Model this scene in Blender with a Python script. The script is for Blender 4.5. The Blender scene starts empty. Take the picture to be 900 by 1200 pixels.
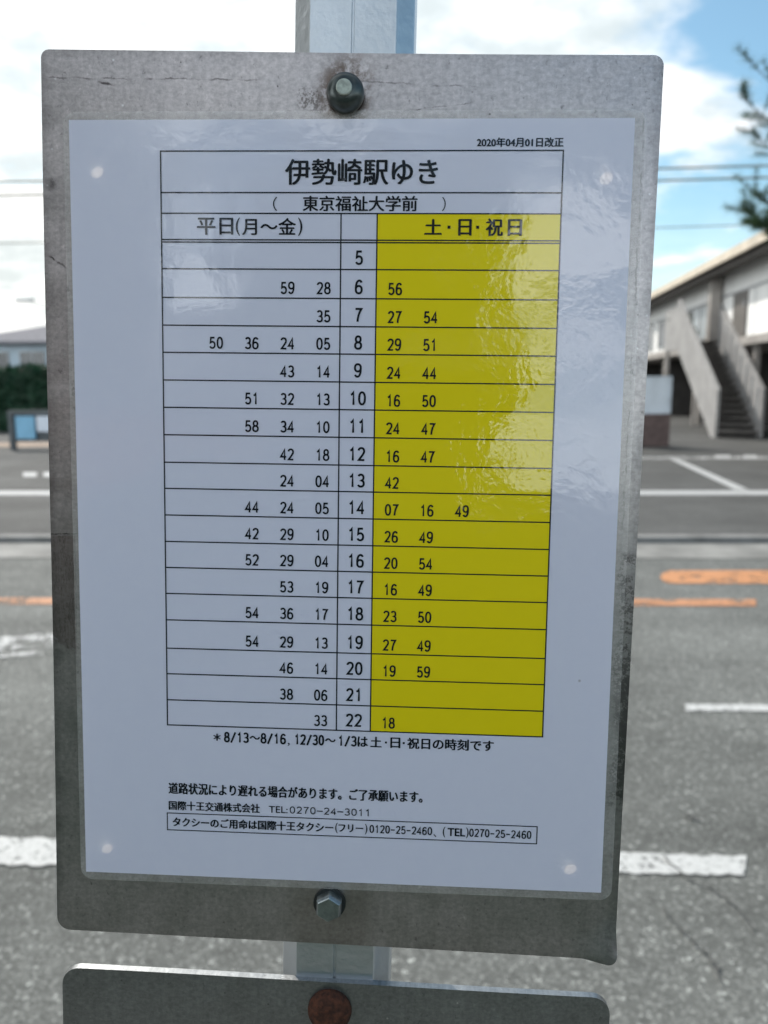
import bpy, bmesh, math, random
from mathutils import Matrix, Vector, noise
from mathutils.geometry import delaunay_2d_cdt
R = math.radians
S = bpy.context.scene
COL = S.collection

# ------------------------------------------------------------------ camera
F_PX, IW, IH = 905.0, 900.0, 1200.0
CAM_LOC = Vector((0.0, 0.0, 1.5))
PITCH, ROLL = R(9.29), R(0.34)
fwd = Vector((0, math.cos(PITCH), -math.sin(PITCH)))
right0 = Vector((1, 0, 0)); up0 = right0.cross(fwd)
right = right0 * math.cos(ROLL) - up0 * math.sin(ROLL)
up = up0 * math.cos(ROLL) + right0 * math.sin(ROLL)
cam = bpy.data.cameras.new('camera'); camo = bpy.data.objects.new('camera', cam); COL.objects.link(camo)
camo.matrix_world = Matrix((
    (right.x, up.x, -fwd.x, CAM_LOC.x), (right.y, up.y, -fwd.y, CAM_LOC.y),
    (right.z, up.z, -fwd.z, CAM_LOC.z), (0, 0, 0, 1)))
cam.sensor_fit = 'VERTICAL'; cam.sensor_height = 36.0; cam.lens = F_PX / IH * 36.0
cam.clip_start = 0.02; cam.clip_end = 6000
cam.dof.use_dof = True; cam.dof.focus_distance = 0.302; cam.dof.aperture_fstop = 11.5; cam.dof.aperture_blades = 0
S.camera = camo

# ------------------------------------------------------------------ sky, sun, exposure
SUN_EL, SUN_AZ = R(44), R(-34)            # azimuth from +Y, negative to the left
SUN_DIR = Vector((math.sin(SUN_AZ) * math.cos(SUN_EL), math.cos(SUN_AZ) * math.cos(SUN_EL), math.sin(SUN_EL)))
sun = bpy.data.lights.new('sun', 'SUN'); sun.energy = 3.0; sun.angle = R(0.6); sun.color = (1.0, 0.95, 0.88)
suno = bpy.data.objects.new('sun', sun); COL.objects.link(suno)
suno.rotation_euler = (-SUN_DIR).to_track_quat('-Z', 'Y').to_euler()
S.view_settings.view_transform = 'Standard'; S.view_settings.look = 'None'
S.view_settings.gamma = 1.0; S.view_settings.exposure = 0.65
S.view_settings.use_curve_mapping = False
S.cycles.use_denoising = True
S.cycles.max_bounces = 8; S.cycles.transparent_max_bounces = 12


class NT:
    """small helper round a node tree"""
    def __init__(self, tree): self.t = tree; self.n = tree.nodes; self.l = tree.links
    def node(self, typ, ins=None, **props):
        n = self.n.new(typ)
        for k, v in props.items(): setattr(n, k, v)
        for k, v in (ins or {}).items(): self.put(n.inputs[k], v)
        return n
    def put(self, sock, v):
        if isinstance(v, bpy.types.NodeSocket): self.l.new(v, sock)
        elif isinstance(v, bpy.types.Node): self.l.new(v.outputs[0], sock)
        elif isinstance(v, (tuple, list)) and len(v) == 3 and sock.type == 'RGBA': sock.default_value = (*v, 1)
        else: sock.default_value = v
    def math(self, op, a, b=0.0, c=0.0, clamp=False):
        n = self.n.new('ShaderNodeMath'); n.operation = op; n.use_clamp = clamp
        self.put(n.inputs[0], a); self.put(n.inputs[1], b); self.put(n.inputs[2], c); return n.outputs[0]
    def step(self, v, lo, hi, o0=0.0, o1=1.0):
        n = self.n.new('ShaderNodeMapRange'); n.interpolation_type = 'SMOOTHSTEP'
        for k, x in enumerate((v, lo, hi, o0, o1)): self.put(n.inputs[k], x)
        return n.outputs[0]
    def mix(self, f, a, b):
        n = self.n.new('ShaderNodeMix'); n.data_type = 'RGBA'
        self.put(n.inputs['Factor'], f); self.put(n.inputs[6], a); self.put(n.inputs[7], b); return n.outputs[2]
    def noise(self, vec, scale, detail=3, rough=0.5, dist=0.0):
        n = self.node('ShaderNodeTexNoise', {'Scale': scale, 'Detail': detail, 'Roughness': rough, 'Distortion': dist})
        if vec is not None: self.put(n.inputs['Vector'], vec)
        return n.outputs[0]
    def scaled(self, vec, s):
        n = self.n.new('ShaderNodeMapping'); self.put(n.inputs[0], vec); n.inputs['Scale'].default_value = s; return n.outputs[0]
    def obj(self, ob=None):
        n = self.n.new('ShaderNodeTexCoord'); n.object = ob; return n.outputs['Object']
    def bump(self, h, dist, strength=1.0):
        return self.node('ShaderNodeBump', {'Height': h, 'Distance': dist, 'Strength': strength}).outputs[0]


w = bpy.data.worlds.new('World'); S.world = w; w.use_nodes = True
t = NT(w.node_tree); t.n.clear()
sky = t.node('ShaderNodeTexSky'); sky.sky_type = 'NISHITA'; sky.sun_disc = False
sky.sun_elevation = SUN_EL; sky.sun_rotation = SUN_AZ % (2 * math.pi); sky.air_density = 1.0; sky.dust_density = 0.6; sky.ozone_density = 1.5
dirn = t.node('ShaderNodeTexCoord').outputs['Generated']
sx = t.node('ShaderNodeSeparateXYZ', {0: dirn})
zc = t.math('MAXIMUM', sx.outputs[2], 0.0)
den = t.math('ADD', zc, 0.16)
CLOUD_SEED = 12.4
pv = t.node('ShaderNodeCombineXYZ', {0: t.math('DIVIDE', sx.outputs[0], den), 1: t.math('DIVIDE', sx.outputs[1], den), 2: CLOUD_SEED}).outputs[0]
n1 = t.noise(t.scaled(pv, (1.0, 1.25, 1.0)), 1.35, 8, 0.56, 0.25)
bias = t.math('MULTIPLY_ADD', sx.outputs[0], -0.22, t.step(sx.outputs[1], -0.3, 0.4, 0.0, 0.06))
cov = t.step(t.math('ADD', n1, bias), 0.44, 0.59)
hz = t.step(zc, 0.0, 0.24, 0.7, 0.0)
cov = t.math('MAXIMUM', cov, hz)
dt = t.node('ShaderNodeVectorMath', {0: dirn, 1: tuple(SUN_DIR)}, operation='DOT_PRODUCT').outputs['Value']
glow = t.math('POWER', t.math('MAXIMUM', dt, 0.0), 5.0)
n2 = t.noise(pv, 3.1, 6, 0.6)
cl = t.math('MULTIPLY', t.math('MULTIPLY_ADD', glow, 0.12, 0.73), t.step(n2, 0.34, 0.60, 0.80, 1.14))
# front-lit clouds opposite the sun, boosted to brighten the sheet and its reflections
front = t.math('MULTIPLY', t.step(sx.outputs[1], -0.05, -0.5), t.step(zc, 0.25, 0.75, 1.0, 0.1))
cl = t.math('MULTIPLY', cl, t.math('MULTIPLY_ADD', front, 2.1, 1.0))
ccol = t.mix(glow, (0.96, 0.98, 1.0), (1.0, 0.985, 0.95))
ccol = t.mix(t.step(n2, 0.36, 0.58, 0.7, 0.0), ccol, (0.80, 0.93, 0.97))
ccol = t.mix(t.math('MULTIPLY', t.step(zc, 0.02, 0.30, 1.0, 0.0), glow), ccol, (1.0, 0.96, 0.80))
stint = t.node('ShaderNodeVectorMath', {0: sky.outputs[0], 1: (0.92, 1.10, 1.0)}, operation='MULTIPLY').outputs[0]
bs = t.node('ShaderNodeBackground', {'Color': stint, 'Strength': 0.10})
bc = t.node('ShaderNodeBackground', {'Color': ccol, 'Strength': cl})
mx = t.node('ShaderNodeMixShader', {0: cov, 1: bs, 2: bc})
t.node('ShaderNodeOutputWorld', {0: mx})

# ------------------------------------------------------------------ helpers
def ray(u, v):
    x, y = (u - IW / 2) / F_PX, (v - IH / 2) / F_PX
    return right * x - up * y + fwd
def ground(u, v, z=0.0):
    d = ray(u, v); k = (z - CAM_LOC.z) / d.z; return CAM_LOC + d * k
def at(u, v, Y):
    d = ray(u, v); return CAM_LOC + d * (Y / d.y)

def tag(o, label=None, cat=None, group=None, kind=None):
    for k, v in (('label', label), ('category', cat), ('group', group), ('kind', kind)):
        if v: o[k] = v
    return o
def empty(name, m, label, cat, group=None):
    o = bpy.data.objects.new(name, None); COL.objects.link(o); o.empty_display_size = 0.05
    o.matrix_world = m if isinstance(m, Matrix) else Matrix.Translation(m)
    return tag(o, label, cat, group)

class MB:
    def __init__(self): self.b = bmesh.new()
    def box(self, x0, x1, y0, y1, z0, z1, bevel=0.0):
        vs = [self.b.verts.new((x, y, z)) for z in (z0, z1) for x, y in ((x0, y0), (x1, y0), (x1, y1), (x0, y1))]
        fs = [self.b.faces.new([vs[i] for i in q]) for q in ((3, 2, 1, 0), (4, 5, 6, 7), (0, 1, 5, 4), (1, 2, 6, 5), (2, 3, 7, 6), (3, 0, 4, 7))]
        if bevel:
            es = list({e for f in fs for e in f.edges})
            bmesh.ops.bevel(self.b, geom=es, offset=bevel, segments=2, affect='EDGES', profile=0.6)
        return self
    def poly(self, pts): self.b.faces.new([self.b.verts.new(p) for p in pts]); return self
    def prism(self, pts, vec):
        a = [self.b.verts.new(p) for p in pts]; c = [self.b.verts.new(Vector(p) + Vector(vec)) for p in pts]
        self.b.faces.new(a[::-1]); self.b.faces.new(c)
        for i in range(len(a)): self.b.faces.new((a[i], a[(i + 1) % len(a)], c[(i + 1) % len(a)], c[i]))
        return self
    def tube(self, pts, rad, seg=8, caps=True):
        rings = []
        pts = [Vector(p) for p in pts]
        for i, p in enumerate(pts):
            d = (pts[min(i + 1, len(pts) - 1)] - pts[max(i - 1, 0)]).normalized()
            a = d.orthogonal().normalized() if not rings else (ref - d * ref.dot(d)).normalized()
            ref = a; c = d.cross(a)
            r = rad[i] if isinstance(rad, (list, tuple)) else rad
            rings.append([self.b.verts.new(p + (a * math.cos(k * 2 * math.pi / seg) + c * math.sin(k * 2 * math.pi / seg)) * r) for k in range(seg)])
        for q, s in zip(rings, rings[1:]):
            for k in range(seg): self.b.faces.new((q[k], q[(k + 1) % seg], s[(k + 1) % seg], s[k]))
        if caps: self.b.faces.new(rings[0][::-1]); self.b.faces.new(rings[-1])
        return self
    def lathe_y(self, prof, seg, rot=0.0, cx=0, cz=0):
        """profile (radius, y), revolved about the local y axis, towards -y"""
        rings = [[self.b.verts.new((cx + r * math.cos(rot + k * 2 * math.pi / seg), y, cz + r * math.sin(rot + k * 2 * math.pi / seg))) for k in range(seg)] for r, y in prof]
        for q, s in zip(rings, rings[1:]):
            for k in range(seg): self.b.faces.new((q[k], q[(k + 1) % seg], s[(k + 1) % seg], s[k]))
        self.b.faces.new(rings[-1]); self.b.faces.new(rings[0][::-1])
        return self
    def build(self, name, mat, parent=None, smooth=False, origin=None):
        if origin is not None: bmesh.ops.translate(self.b, vec=-Vector(origin), verts=self.b.verts)
        bmesh.ops.recalc_face_normals(self.b, faces=self.b.faces)
        me = bpy.data.meshes.new(name); self.b.to_mesh(me); self.b.free()
        return link(name, me, mat, parent, smooth)
def link(name, me, mat, parent=None, smooth=False):
    me.materials.clear(); me.materials.append(mat)
    if smooth: me.polygons.foreach_set('use_smooth', [True] * len(me.polygons))
    o = bpy.data.objects.new(name, me); COL.objects.link(o)
    if parent: o.parent = parent
    return o

def material(name):
    m = bpy.data.materials.new(name); m.use_nodes = True; t = NT(m.node_tree); t.n.clear()
    return m, t
def finish(t, shader): t.node('ShaderNodeOutputMaterial', {0: shader})
def simple(name, col, rough=0.7, metal=0.0, var=0.2, scale=3.0, bump=0.0, bscale=40.0, spec=0.5):
    m, t = material(name); c = t.obj()
    n = t.noise(c, scale, 6, 0.6)
    lo = tuple(x * (1 - var) for x in col); hi = tuple(min(1, x * (1 + var)) for x in col)
    p = t.node('ShaderNodeBsdfPrincipled', {'Base Color': t.mix(t.step(n, 0.3, 0.7), lo, hi), 'Roughness': rough, 'Metallic': metal, 'Specular IOR Level': spec})
    if bump: t.put(p.inputs['Normal'], t.bump(t.noise(c, bscale, 4), bump))
    finish(t, p); return m

# ------------------------------------------------------------------ setting: ground, road, lot
def asphalt(name, base, spec_amt, big=0.25):
    m, t = material(name); c = t.obj()
    v = t.node('ShaderNodeTexVoronoi', {'Vector': c, 'Scale': 150.0, 'Randomness': 1.0})
    v2 = t.node('ShaderNodeTexVoronoi', {'Vector': c, 'Scale': 85.0, 'Randomness': 1.0})
    g = t.node('ShaderNodeSeparateColor', {0: v.outputs['Color']}).outputs[0]
    g2 = t.node('ShaderNodeSeparateColor', {0: v2.outputs['Color']}).outputs[1]
    patch = t.noise(c, 0.7, 6, 0.62); fine = t.noise(c, 300.0, 2)
    streak = t.noise(t.scaled(c, (0.12, 1.3, 1)), 1.4, 5, 0.6)
    val = t.math('MULTIPLY', t.step(patch, 0.25, 0.75, 1 - big, 1 + big), t.step(streak, 0.3, 0.7, 0.88, 1.1))
    val = t.math('MULTIPLY', val, t.math('ADD', t.step(g, 0.0, 1.0, 0.72, 1.1), t.step(g, 0.86, 1.0, 0.0, spec_amt)))
    val = t.math('MULTIPLY', val, t.math('ADD', t.step(g2, 0.0, 1.0, 0.8, 1.1), t.step(g2, 0.93, 1.0, 0.0, spec_amt * 1.3)))
    val = t.math('MULTIPLY', val, t.step(fine, 0.3, 0.7, 0.85, 1.15))
    colr = t.node('ShaderNodeVectorMath', {0: tuple(base), 3: val}, operation='SCALE').outputs[0]
    p = t.node('ShaderNodeBsdfPrincipled', {'Base Color': colr, 'Roughness': 0.85, 'Specular IOR Level': 0.3})
    t.put(p.inputs['Normal'], t.bump(t.math('ADD', v.outputs['Distance'], fine), 0.004, 0.6))
    finish(t, p); return m

def worn(name, col, keep, scale=9.0):
    """road paint with worn gaps showing what lies beneath"""
    m, t = material(name); c = t.obj()
    n = t.noise(c, scale, 8, 0.7); f = t.noise(c, 70.0, 4, 0.7)
    k = t.step(t.math('MULTIPLY_ADD', f, 0.55, n), 0.775 - keep, 0.865 - keep)
    p = t.node('ShaderNodeBsdfPrincipled', {'Base Color': t.mix(t.step(f, 0.35, 0.65), tuple(x * 0.8 for x in col), col), 'Roughness': 0.75})
    finish(t, t.node('ShaderNodeMixShader', {0: k, 1: t.node('ShaderNodeBsdfTransparent'), 2: p})); return m

M_ROAD = asphalt('road_asphalt', (0.142, 0.148, 0.141), 0.8, 0.3)
M_LOT = asphalt('lot_asphalt', (0.085, 0.086, 0.084), 0.35)
M_CONC = simple('kerb_concrete', (0.205, 0.205, 0.195), 0.85, var=0.25, scale=2.5)
M_KERB = simple('kerb_edge', (0.19, 0.19, 0.185), 0.9, var=0.3)
M_TAN = simple('sandy_strip', (0.30, 0.225, 0.17), 0.9, var=0.25, scale=1.2)
M_PAVE = simple('pavement', (0.17, 0.165, 0.155), 0.9, var=0.2, scale=2)
M_WHITE = worn('white_road_paint', (0.52, 0.53, 0.525), 0.15, 30)
M_WHITE_FAR = worn('lot_white_paint', (0.42, 0.43, 0.43), 0.2)
M_WHITE_OLD = worn('old_white_road_paint', (0.5, 0.51, 0.51), 0.04, 9)
M_ORANGE = worn('orange_road_paint', (0.54, 0.25, 0.11), 0.12, 7)
M_ORANGE_OLD = worn('old_orange_road_paint', (0.5, 0.24, 0.12), 0.10, 5)

YAW = R(-1.86)
RZ = Matrix.Rotation(YAW, 4, 'Z')
def strip(name, mat, y0, y1, z, x0=-60, x1=60, h=0.0):
    b = MB()
    if h: b.box(x0, x1, y0, y1, z - 0.2, z)
    else: b.poly([(x0, y0, z), (x1, y0, z), (x1, y1, z), (x0, y1, z)])
    bmesh.ops.transform(b.b, matrix=RZ, verts=b.b.verts)
    return tag(b.build(name, mat), kind='structure')
b = MB().poly([(-1500, -1500, 0), (1500, -1500, 0), (1500, 1500, 0), (-1500, 1500, 0)])
tag(b.build('road', M_ROAD), kind='structure')
strip('gutter', M_CONC, 6.62, 7.30, 0.006)
strip('kerb', M_KERB, 7.30, 7.44, 0.06, h=0.2)
strip('parking_lot', M_LOT, 7.44, 60, 0.05)
strip('path', M_TAN, 18.9, 20.4, 0.056, x0=-60, x1=-2)
strip('pavement', M_PAVE, -3.2, -0.25, 0.02)

def paint(mat, pts, z, name='road_marking'):
    b = MB(); b.poly([ground(u, v, z) for u, v in pts]); return tag(b.build(name, mat), kind='structure')
random.seed(31)
def ragged(mat, P, z, amp, n=90):
    (a0, b0), (a1, b1), (c1, d1), (c0, d0) = P
    topl = [(a0 + (a1 - a0) * i / n, b0 + (b1 - b0) * i / n + random.uniform(-1, 1) * amp + amp * .4 * noise.noise((i * .37, 1, 0))) for i in range(n + 1)]
    botl = [(c0 + (c1 - c0) * i / n, d0 + (d1 - d0) * i / n + random.uniform(-1, 1) * amp + amp * .4 * noise.noise((i * .41, 7, 0))) for i in range(n + 1)]
    b = MB(); T = [b.b.verts.new(ground(u, v, z)) for u, v in topl]; B_ = [b.b.verts.new(ground(u, v, z)) for u, v in botl]
    for i in range(n): b.b.faces.new((T[i], B_[i], B_[i + 1], T[i + 1]))
    tag(b.build('road_marking', mat), kind='structure')
ragged(M_WHITE, [(-500, 968), (875, 1003), (872, 1025), (-500, 1006)], 0.005, 1.6, 150)
paint(M_WHITE, [(803, 825), (1300, 827), (1300, 835), (803, 833)], 0.005)
ragged(M_WHITE_OLD, [(-140, 757), (75, 741), (75, 757), (-140, 769)], 0.005, 1.8, 40)
paint(M_WHITE_OLD, [(-90, 771), (50, 762), (50, 767), (-90, 777)], 0.005)
paint(M_ORANGE_OLD, [(-700, 699), (886, 702), (886, 710), (-700, 706)], 0.005)
blob = [(1500, 668), (1500, 684)] + [(788 + 14 * math.cos(a), 676 + 7.5 * math.sin(a)) for a in [R(90 + 18 * i) for i in range(11)]]
paint(M_ORANGE, blob, 0.005)
Z2 = 0.055
paint(M_WHITE_FAR, [(-900, 575.5), (1700, 574.5), (1700, 579.5), (-900, 580.5)], Z2)
paint(M_WHITE_FAR, [(27, 553.5), (43, 553.5), (43, 558.5), (27, 558.5)], Z2)
paint(M_WHITE_FAR, [(51, 553.5), (100, 553.5), (100, 558.5), (51, 558.5)], Z2)
paint(M_WHITE_FAR, [(779, 535), (788, 535), (878, 574), (862, 574)], Z2)
paint(M_WHITE_OLD, [(700, 535.5), (1100, 534.5), (1100, 537.5), (700, 538)], Z2)
paint(M_WHITE_FAR, [(838, 533.5), (856, 533.5), (856, 537), (838, 537)], Z2 + 0.004)
paint(M_WHITE_FAR, [(871, 533.5), (887, 533.5), (887, 537), (871, 537)], Z2 + 0.004)

# cracks in the near asphalt
M_CRACK = simple('crack_bitumen', (0.08, 0.08, 0.077), 0.9)
random.seed(4)
def crack(pts, wd):
    b = MB(); P = []
    for (u0, v0), (u1, v1) in zip(pts, pts[1:]):
        for k in range(5): P.append((u0 + (u1 - u0) * k / 5 + random.uniform(-2.5, 2.5), v0 + (v1 - v0) * k / 5 + random.uniform(-2, 2)))
    P.append(pts[-1])
    G = [ground(u, v, 0.009) for u, v in P]
    L, Rr = [], []
    for i, g in enumerate(G):
        d = (G[min(i + 1, len(G) - 1)] - G[max(i - 1, 0)]).normalized(); nrm = Vector((-d.y, d.x, 0))
        k = wd * random.uniform(0.5, 1.2) * (0.4 if i in (0, len(G) - 1) else 1)
        L.append(b.b.verts.new(g + nrm * k)); Rr.append(b.b.verts.new(g - nrm * k))
    for i in range(len(G) - 1): b.b.faces.new((L[i], Rr[i], Rr[i + 1], L[i + 1]))
    tag(b.build('road_crack', M_CRACK), kind='structure')
crack([(775, 1000), (800, 1025), (835, 1040), (862, 1062), (885, 1090)], 0.0035)
crack([(776, 1060), (790, 1080), (815, 1105), (838, 1128), (846, 1150)], 0.0035)
crack([(805, 952), (812, 958), (818, 959)], 0.006)

# ------------------------------------------------------------------ bus stop post
RC = ((0.99879018, -0.01487685, 0.04687055), (0.01926545, 0.9953272, -0.09461819), (-0.04524391, 0.0954067, 0.99440965))
TC = (-0.11844066, -0.14732863, 0.29048455)
C = Matrix((right, -up, fwd)).transposed()             # camera x right, y down, z ahead -> world
Rw = C @ Matrix(RC)
ax, az, an = Rw.col[0], -Rw.col[1], Rw.col[2]
o_p = CAM_LOC + C @ Vector(TC)
M_paper = Matrix(((ax.x, an.x, az.x, o_p.x), (ax.y, an.y, az.y, o_p.y), (ax.z, an.z, az.z, o_p.z), (0, 0, 0, 1)))
TURN = R(0.55)
M_turn = M_paper @ Matrix.Rotation(TURN, 4, 'Y')
pz = Vector((M_turn[0][2], M_turn[1][2], M_turn[2][2]))
pole_pt = M_paper @ Vector((0.1032, 0.0035, -0.300))
base = pole_pt - pz * (pole_pt.z / pz.z)
M_post = M_turn.copy(); M_post.translation = base
Q = M_post.inverted() @ M_paper
def bp(x, y): p = Q @ Vector((x / 1000, 0, -y / 1000)); return p.x, p.z    # paper millimetres -> post frame
YF = (Q @ Vector((0, 0, 0))).y + 0.0009                                     # front face of the boards in the post frame

def board_material(name, tone, stained, rough=0.42):
    m, t = material(name); c = t.obj(); s = t.node('ShaderNodeSeparateXYZ', {0: c})
    X, Z = s.outputs[0], s.outputs[2]
    big = t.noise(c, 14.0, 6, 0.6); mid = t.noise(c, 70.0, 6, 0.65); fine = t.noise(c, 700.0, 3, 0.6)
    streak = t.noise(t.scaled(c, (420, 1, 26)), 1.0, 4, 0.6)
    val = t.math('MULTIPLY', t.step(big, 0.25, 0.75, 0.93, 1.06), t.step(mid, 0.3, 0.7, 0.95, 1.04))
    val = t.math('MULTIPLY', val, t.step(streak, 0.3, 0.7, 0.94, 1.05))
    grain = t.noise(t.scaled(c, (330, 1, 520)), 1.0, 4, 0.7)
    val = t.math('MULTIPLY', val, t.math('MULTIPLY', t.step(fine, 0.3, 0.7, 0.90, 1.08), t.step(grain, 0.3, 0.72, 0.84, 1.12)))
    speck = t.noise(t.scaled(c, (1, 1, 0.7)), 430.0, 4, 0.65)
    val = t.math('MULTIPLY', val, t.math('MULTIPLY', t.step(speck, 0.26, 0.40, 0.55, 1.0), t.step(speck, 0.62, 0.74, 1.0, 1.3)))
    col = t.node('ShaderNodeVectorMath', {0: tone, 3: val}, operation='SCALE').outputs[0]
    # pits and specks of dirt
    v = t.node('ShaderNodeTexVoronoi', {'Vector': c, 'Scale': 330.0})
    pick = t.node('ShaderNodeSeparateColor', {0: v.outputs['Color']})
    pit = t.math('MULTIPLY', t.step(t.math('MULTIPLY_ADD', fine, 0.3, v.outputs['Distance']), 0.17, 0.30, 1.0, 0.0), t.step(pick.outputs[0], 0.91, 0.97))
    lightpit = t.math('MULTIPLY', t.step(v.outputs['Distance'], 0.06, 0.2, 1.0, 0.0), t.step(pick.outputs[1], 0.98, 0.985))
    # hairline scratches in two directions
    def scratch(rot, sc, thr):
        mp = t.node('ShaderNodeMapping', {0: c}); mp.inputs['Rotation'].default_value = (0, rot, 0); mp.inputs['Scale'].default_value = (sc, 1, sc * 0.02)
        vv = t.node('ShaderNodeTexVoronoi', {'Vector': mp.outputs[0], 'Scale': 1.0})
        k = t.node('ShaderNodeSeparateColor', {0: vv.outputs['Color']}).outputs[0]
        return t.math('MULTIPLY', t.step(vv.outputs['Distance'], 0.02, 0.07, 1.0, 0.0), t.step(k, thr, thr + 0.02))
    scr = t.math('MAXIMUM', scratch(0.5, 260.0, 0.8), t.math('MAXIMUM', scratch(1.35, 230.0, 0.82), scratch(-0.25, 300.0, 0.82)))
    col = t.mix(t.math('MULTIPLY', scr, 0.45), col, (0.75, 0.75, 0.76))
    col = t.mix(t.math('MULTIPLY', lightpit, 0.6), col, (0.8, 0.8, 0.8))
    col = t.mix(t.math('MULTIPLY', pit, 0.75), col, (0.06, 0.055, 0.05))
    rgh = t.math('ADD', t.step(mid, 0.3, 0.7, rough - 0.02, rough + 0.05), t.math('MULTIPLY', pit, 0.3))
    met = 0.88
    if stained:
        def inside(v, a, b, soft=0.0015): return t.math('MULTIPLY', t.step(v, a - soft, a + soft), t.step(v, b - soft, b + soft, 1.0, 0.0))
        rag = t.math('MULTIPLY_ADD', mid, 0.010, -0.005)
        Xr, Zr = t.math('ADD', X, rag), t.math('ADD', Z, rag)
        # rust and grime round the top bolt
        bx, bz = bp(104, -9.5)
        dx = t.math('SUBTRACT', Xr, bx); dz = t.math('SUBTRACT', Zr, bz)
        rad = t.math('SQRT', t.math('ADD', t.math('MULTIPLY', dx, dx), t.math('MULTIPLY', t.math('MULTIPLY', dz, dz), 0.55)))
        grime = t.math('MULTIPLY', t.step(rad, 0.0065, 0.013, 1.0, 0.0), t.step(t.noise(c, 260.0, 4, 0.7), 0.36, 0.6))
        col = t.mix(t.math('MULTIPLY', grime, 0.85), col, (0.11, 0.075, 0.055))
        # grime left of the top bolt and round the lower bolt
        gx, gz = bp(91.5, -8.5)
        g = t.math('MULTIPLY', inside(Xr, gx - 0.0045, gx + 0.0045), inside(Zr, gz - 0.0045, gz + 0.0035))
        col = t.mix(t.math('MULTIPLY', t.math('MULTIPLY', g, t.step(t.noise(c, 1100.0, 3), 0.42, 0.6)), 0.75), col, (0.12, 0.10, 0.09))
        lx, lz = bp(100.9, 309)
        h = t.math('MULTIPLY', inside(X, lx - 0.016, lx + 0.016, 0.004), t.step(Z, lz + 0.022, lz + 0.002))
        col = t.mix(t.math('MULTIPLY', h, 0.28), col, (0.16, 0.13, 0.09))
        # old glue specks down the right edge
        rx0, rz0 = bp(211.5, 262); rx1, rz1 = bp(221, 160)
        sp = t.math('MULTIPLY', inside(Xr, rx0, rx1 + 0.01), inside(Zr, rz0, rz1))
        sp = t.math('MULTIPLY', sp, t.step(t.math('MULTIPLY_ADD', t.noise(c, 620.0, 3, 0.7), 0.7, t.math('MULTIPLY', t.noise(c, 55.0, 3), 0.6)), 0.58, 0.7))
        col = t.mix(t.math('MULTIPLY', sp, 0.7), col, (0.06, 0.052, 0.052))
        # brown tape residue down the left edge
        qx0, qz0 = bp(-14, 199); qx1, qz1 = bp(-2.0, 158)
        rs = t.math('MULTIPLY', t.math('MULTIPLY', inside(X, qx0 - 0.01, qx1, 0.0004), t.step(t.math('MULTIPLY_ADD', X, 0.55, t.math('MULTIPLY_ADD', rag, 0.3, Z)), qz0 + 0.55 * qx0 - .0008, qz0 + 0.55 * qx0 + .0008)), t.step(t.math('MULTIPLY_ADD', rag, 0.25, Z), qz1 - .0005, qz1 + .0005, 1.0, 0.0))
        col = t.mix(t.math('MULTIPLY', rs, 0.42), col, (0.20, 0.135, 0.125))
        vein = t.step(t.math('ABSOLUTE', t.math('SUBTRACT', t.noise(t.scaled(c, (480, 1, 70)), 1.0, 4, 0.7), 0.5)), 0.0, 0.03, 1.0, 0.0)
        col = t.mix(t.math('MULTIPLY', t.math('MULTIPLY', vein, rs), 0.4), col, (0.05, 0.04, 0.04))
        # a darker rim round the plate
        ex0, ez0 = bp(-12, 325); ex1, ez1 = bp(218.5, -24)
        rim = t.math('MINIMUM', t.math('MINIMUM', t.math('SUBTRACT', Xr, ex0), t.math('SUBTRACT', ex1, Xr)), t.math('MINIMUM', t.math('SUBTRACT', Zr, ez0), t.math('SUBTRACT', ez1, Zr)))
        col = t.mix(t.math('MULTIPLY', t.step(rim, -0.0035, 0.004, 1.0, 0.0), 0.4), col, (0.10, 0.095, 0.09))
        sx_, sz_ = bp(-7.5, 23); blot = t.math('MULTIPLY', inside(Xr, sx_ - .0012, sx_ + .0012), inside(Zr, sz_ - .002, sz_ + .002))
        col = t.mix(t.math('MULTIPLY', blot, 0.7), col, (0.05, 0.045, 0.045))
        # scored lines
        def line(px0, py0, px1, py1, wd, k, c2=(0.07, 0.06, 0.06)):
            nonlocal col
            (xa, za), (xb, zb) = bp(px0, py0), bp(px1, py1)
            L = math.hypot(xb - xa, zb - za); ux, uz = (xb - xa) / L, (zb - za) / L
            wob = t.math('MULTIPLY_ADD', t.noise(c, 140.0, 4, 0.7), 0.0026, -0.0013)
            al = t.math('ADD', t.math('MULTIPLY', t.math('SUBTRACT', X, xa), ux), t.math('MULTIPLY', t.math('SUBTRACT', Z, za), uz))
            ac = t.math('ADD', t.math('ADD', t.math('MULTIPLY', t.math('SUBTRACT', X, xa), -uz), t.math('MULTIPLY', t.math('SUBTRACT', Z, za), ux)), wob)
            mk = t.math('MULTIPLY', t.step(t.math('ABSOLUTE', ac), wd * 0.4, wd, 1.0, 0.0), inside(al, 0.0, L))
            mk = t.math('MULTIPLY', mk, t.step(t.noise(c, 210.0, 3), 0.38, 0.6, 0.1, 1.0))
            col = t.mix(t.math('MULTIPLY', mk, k), col, c2)
        line(-8, -15.6, 72, -14.3, 0.00040, 0.6)
        line(106, -14.2, 152, -11.8, 0.00035, 0.5)
        line(11, -13.6, 17, -13.0, 0.0006, 0.9)
        line(126, -3.4, 150, -6.4, 0.0003, 0.8)
        line(-9, 50, -2, 54, 0.0005, 0.9)
        line(213.5, 0, 212.5, 150, 0.0004, 0.35)
        line(212, 191, 220, 191, 0.0007, 0.5)
        line(-14, 157.5, -2, 157, 0.0004, 0.9)
        line(-14, 198, -2, 205, 0.0005, 0.45, (0.5, 0.5, 0.5))
    p = t.node('ShaderNodeBsdfPrincipled', {'Base Color': col, 'Metallic': met, 'Roughness': rgh})
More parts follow.
